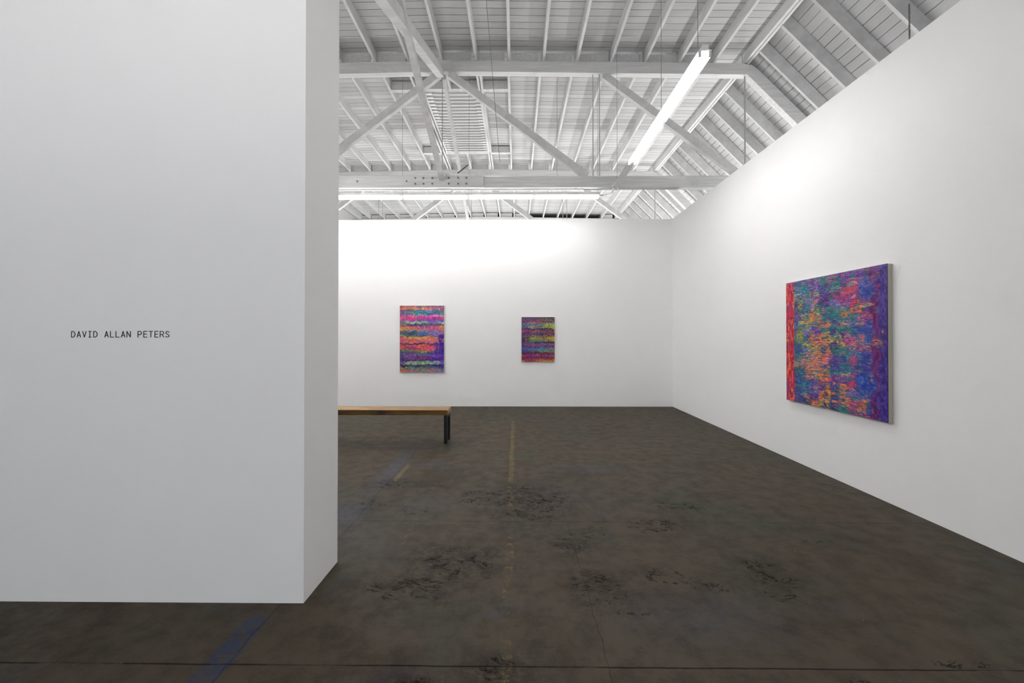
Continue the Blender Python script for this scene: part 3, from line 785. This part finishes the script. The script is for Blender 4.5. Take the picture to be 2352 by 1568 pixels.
def wall_panel(name, rgb, x0, x1, z0, z1, t, label, post=None):
    y = YB-t; e = empty(name, ((x0+x1)/2, y, z0), label, 'painting', 'striped abstract paintings on the back wall')
    g = (e.location.x, e.location.y, e.location.z)
    canvas('painted_surface', rgb, (x0, y-.0015, z0), (x1-x0, 0, 0), (0, 0, z1-z0), e, g)
    B(x0, x1, y, YB-.004, z0, z1).build('panel_edge', M['edge'], e, g, .002)
OR, PK, SAL = (228,138,66), (222,82,150), (226,100,100)
b1 = [(.035, [(200,110,90),(226,110,120),(190,110,110),(200,120,140),(170,110,140)]), (.065, [(196,100,80),(232,160,70),(232,170,80),(228,150,110),(150,80,120)]),
      (.10, [(90,50,120),(40,130,140),(50,140,180),(70,150,190),(60,130,150)]), (.14, [(110,60,130),(50,150,130),(20,150,150),(40,110,140),(80,170,120)]),
      (.175, [(150,70,150),(220,80,170),(230,70,180),(240,100,180),(240,110,190)]), (.21, [(210,60,160),(236,50,130),(190,50,150),(190,40,160),(200,40,120)]),
      (.24, [(150,80,170),(180,70,180),(130,60,180),(120,70,190),(130,80,180)]), (.272, [(50,110,110),(150,200,160),(130,190,150),(110,100,180),(150,210,190)]),
      (.295, [(220,150,60),(50,50,120),(30,110,100),(70,70,130),(20,70,70)]), (.31, [(220,140,50),(110,30,130),(130,40,120),(150,80,90),(220,140,60)]),
      (.37, [(230,150,50),(228,120,70),(180,100,110),(220,90,130),(238,160,40)]), (.385, [(120,130,110),(90,110,160),(110,130,190),(150,90,160),(220,140,50)]),
      (.445, [(10,84,110),(10,86,112),(50,110,170),(110,110,190),(150,90,130)]), (.465, [(130,150,90),(60,140,120),(30,120,130),(110,110,130),(40,60,130)]),
      (.50, [(200,90,110),(238,170,60),(238,160,60),(226,150,90),(60,30,150)]), (.56, [(214,90,120),(226,110,90),(214,100,110),(222,120,110),(200,110,120)]),
      (.585, [(130,60,80),(110,30,90),(60,20,90),(110,40,110),(30,20,140)]), (.61, [(214,80,80),(200,80,110),(236,90,60),(226,80,80),(40,20,160)]),
      (.655, [(222,80,80),(150,40,100),(240,80,90),(240,70,130),(70,20,150)]), (.675, [(60,140,70),(200,90,80),(222,110,70),(220,80,120),(60,30,160)]),
      (.70, [(40,130,60),(40,140,70),(100,200,60),(60,140,70),(40,40,150)]), (.745, [(60,90,120),(100,80,140),(80,90,140),(80,60,170),(70,30,170)]),
      (.78, [(70,60,130),(110,60,150),(90,20,140),(110,40,170),(100,30,170)]), (.81, [(60,40,130),(150,40,150),(130,20,140),(90,30,170),(110,20,150)]),
      (.83, [(50,30,120),(50,20,110),(40,10,110),(70,30,150),(80,20,140)]), (.855, [(70,70,130),(150,180,160),(110,150,110),(120,180,150),(110,90,180)]),
      (.88, [(130,90,170),(140,200,140),(130,200,100),(150,190,170),(120,110,190)]), (.92, [(40,30,90),(20,60,100),(30,50,90),(30,40,110),(20,30,110)]),
      (.955, [(140,170,60),(50,140,90),(60,130,110),(40,120,110),(60,110,130)]), (1.01, [(220,130,80),(190,100,130),(160,120,110),(190,110,120),(150,90,160)])]
rgb, u, v = band_painting(210, 320, b1, .55, 3)
m = (np.clip((u-.885+(smooth_noise(*u.shape, 14, 8)-.5)*.06)/.02, 0, 1)*np.clip((v-.42)/.03, 0, 1)*np.clip((.74-v)/.05, 0, 1)*np.clip((smooth_noise(*u.shape, 7, 5)-.25)*2.2, 0, .8))[..., None]
rgb = rgb*(1-m)+np.array([36, 20, 150.])*m
wall_panel('painting', np.clip(rgb, 0, 255), -2.440, -1.515, .715, 2.110, .03, 'larger multicoloured striped abstract painting on the left of the back wall')
b2 = [(.05, [(90,80,80),(90,60,110),(80,70,90),(60,70,80),(80,40,100)]), (.085, [(100,70,90),(130,20,110),(90,50,110),(70,90,90),(60,40,80)]),
      (.125, [(130,40,110),(150,50,110),(200,50,80),(120,30,100),(160,60,130)]), (.15, [(90,130,150),(110,160,150),(120,120,120),(110,180,140),(80,160,170)]),
      (.20, [(20,140,180),(60,140,160),(90,160,140),(170,190,80),(160,190,50)]), (.25, [(110,90,110),(190,160,100),(110,100,130),(190,180,50),(150,190,70)]),
      (.285, [(90,30,80),(70,40,100),(40,30,80),(30,30,70),(40,40,80)]), (.34, [(210,60,90),(130,30,110),(150,70,100),(100,30,100),(150,70,100)]),
      (.41, [(90,50,120),(80,40,120),(90,60,110),(60,20,110),(110,20,90)]), (.45, [(100,60,110),(150,140,60),(180,120,60),(150,90,60),(200,140,40)]),
      (.50, [(50,30,60),(170,180,50),(150,170,60),(140,150,60),(200,200,20)]), (.55, [(40,20,60),(60,130,90),(70,140,90),(120,130,60),(190,190,40)]),
      (.59, [(110,40,100),(90,70,90),(50,20,80),(60,20,80),(50,10,60)]), (.65, [(120,40,120),(160,50,110),(170,50,120),(120,50,140),(100,60,130)]),
      (.68, [(60,50,140),(90,60,150),(60,70,150),(80,90,150),(110,60,130)]), (.73, [(10,110,180),(30,130,190),(30,120,170),(60,140,160),(130,150,100)]),
      (.78, [(60,60,130),(100,90,120),(80,140,120),(120,160,100),(100,130,110)]), (.83, [(80,30,80),(90,20,80),(70,20,80),(130,20,60),(110,20,90)]),
      (.88, [(160,40,90),(130,30,100),(180,60,100),(90,30,110),(130,50,110)]), (.93, [(130,10,90),(110,30,100),(130,30,90),(110,30,110),(150,40,80)]),
      (.96, [(130,30,80),(150,60,80),(190,90,70),(180,80,60),(200,100,40)]), (1.01, [(220,140,60),(150,30,80),(200,130,60),(220,150,40),(220,150,50)])]
rgb, u, v = band_painting(200, 270, b2, .6, 11, True)
wall_panel('painting', np.clip(rgb*.97, 0, 255), .109, .798, .935, 1.868, .03, 'smaller dark striped abstract painting on the right of the back wall')
rng = np.random.default_rng(21)
pe = empty('painting', (XR-.046, 4.375, .709), 'large square grid-patterned blue and red painting on the right wall', 'painting')
g = tuple(pe.location)
canvas('painted_surface', big_painting(), (XR-.047, 5.06, .709), (0, -1.37, 0), (0, 0, 1.378), pe, g)
B(XR-.0455, XR-.001, 3.69, 5.06, .709, 2.087).build('panel_edge', M['edge'], pe, g, .0015)
B(XR-.0462, XR-.0425, 3.6885, 5.0615, .7075, 2.0885).build('paint_lip', M['gap'], pe, g)  # dark blue rim around the panel's front edge
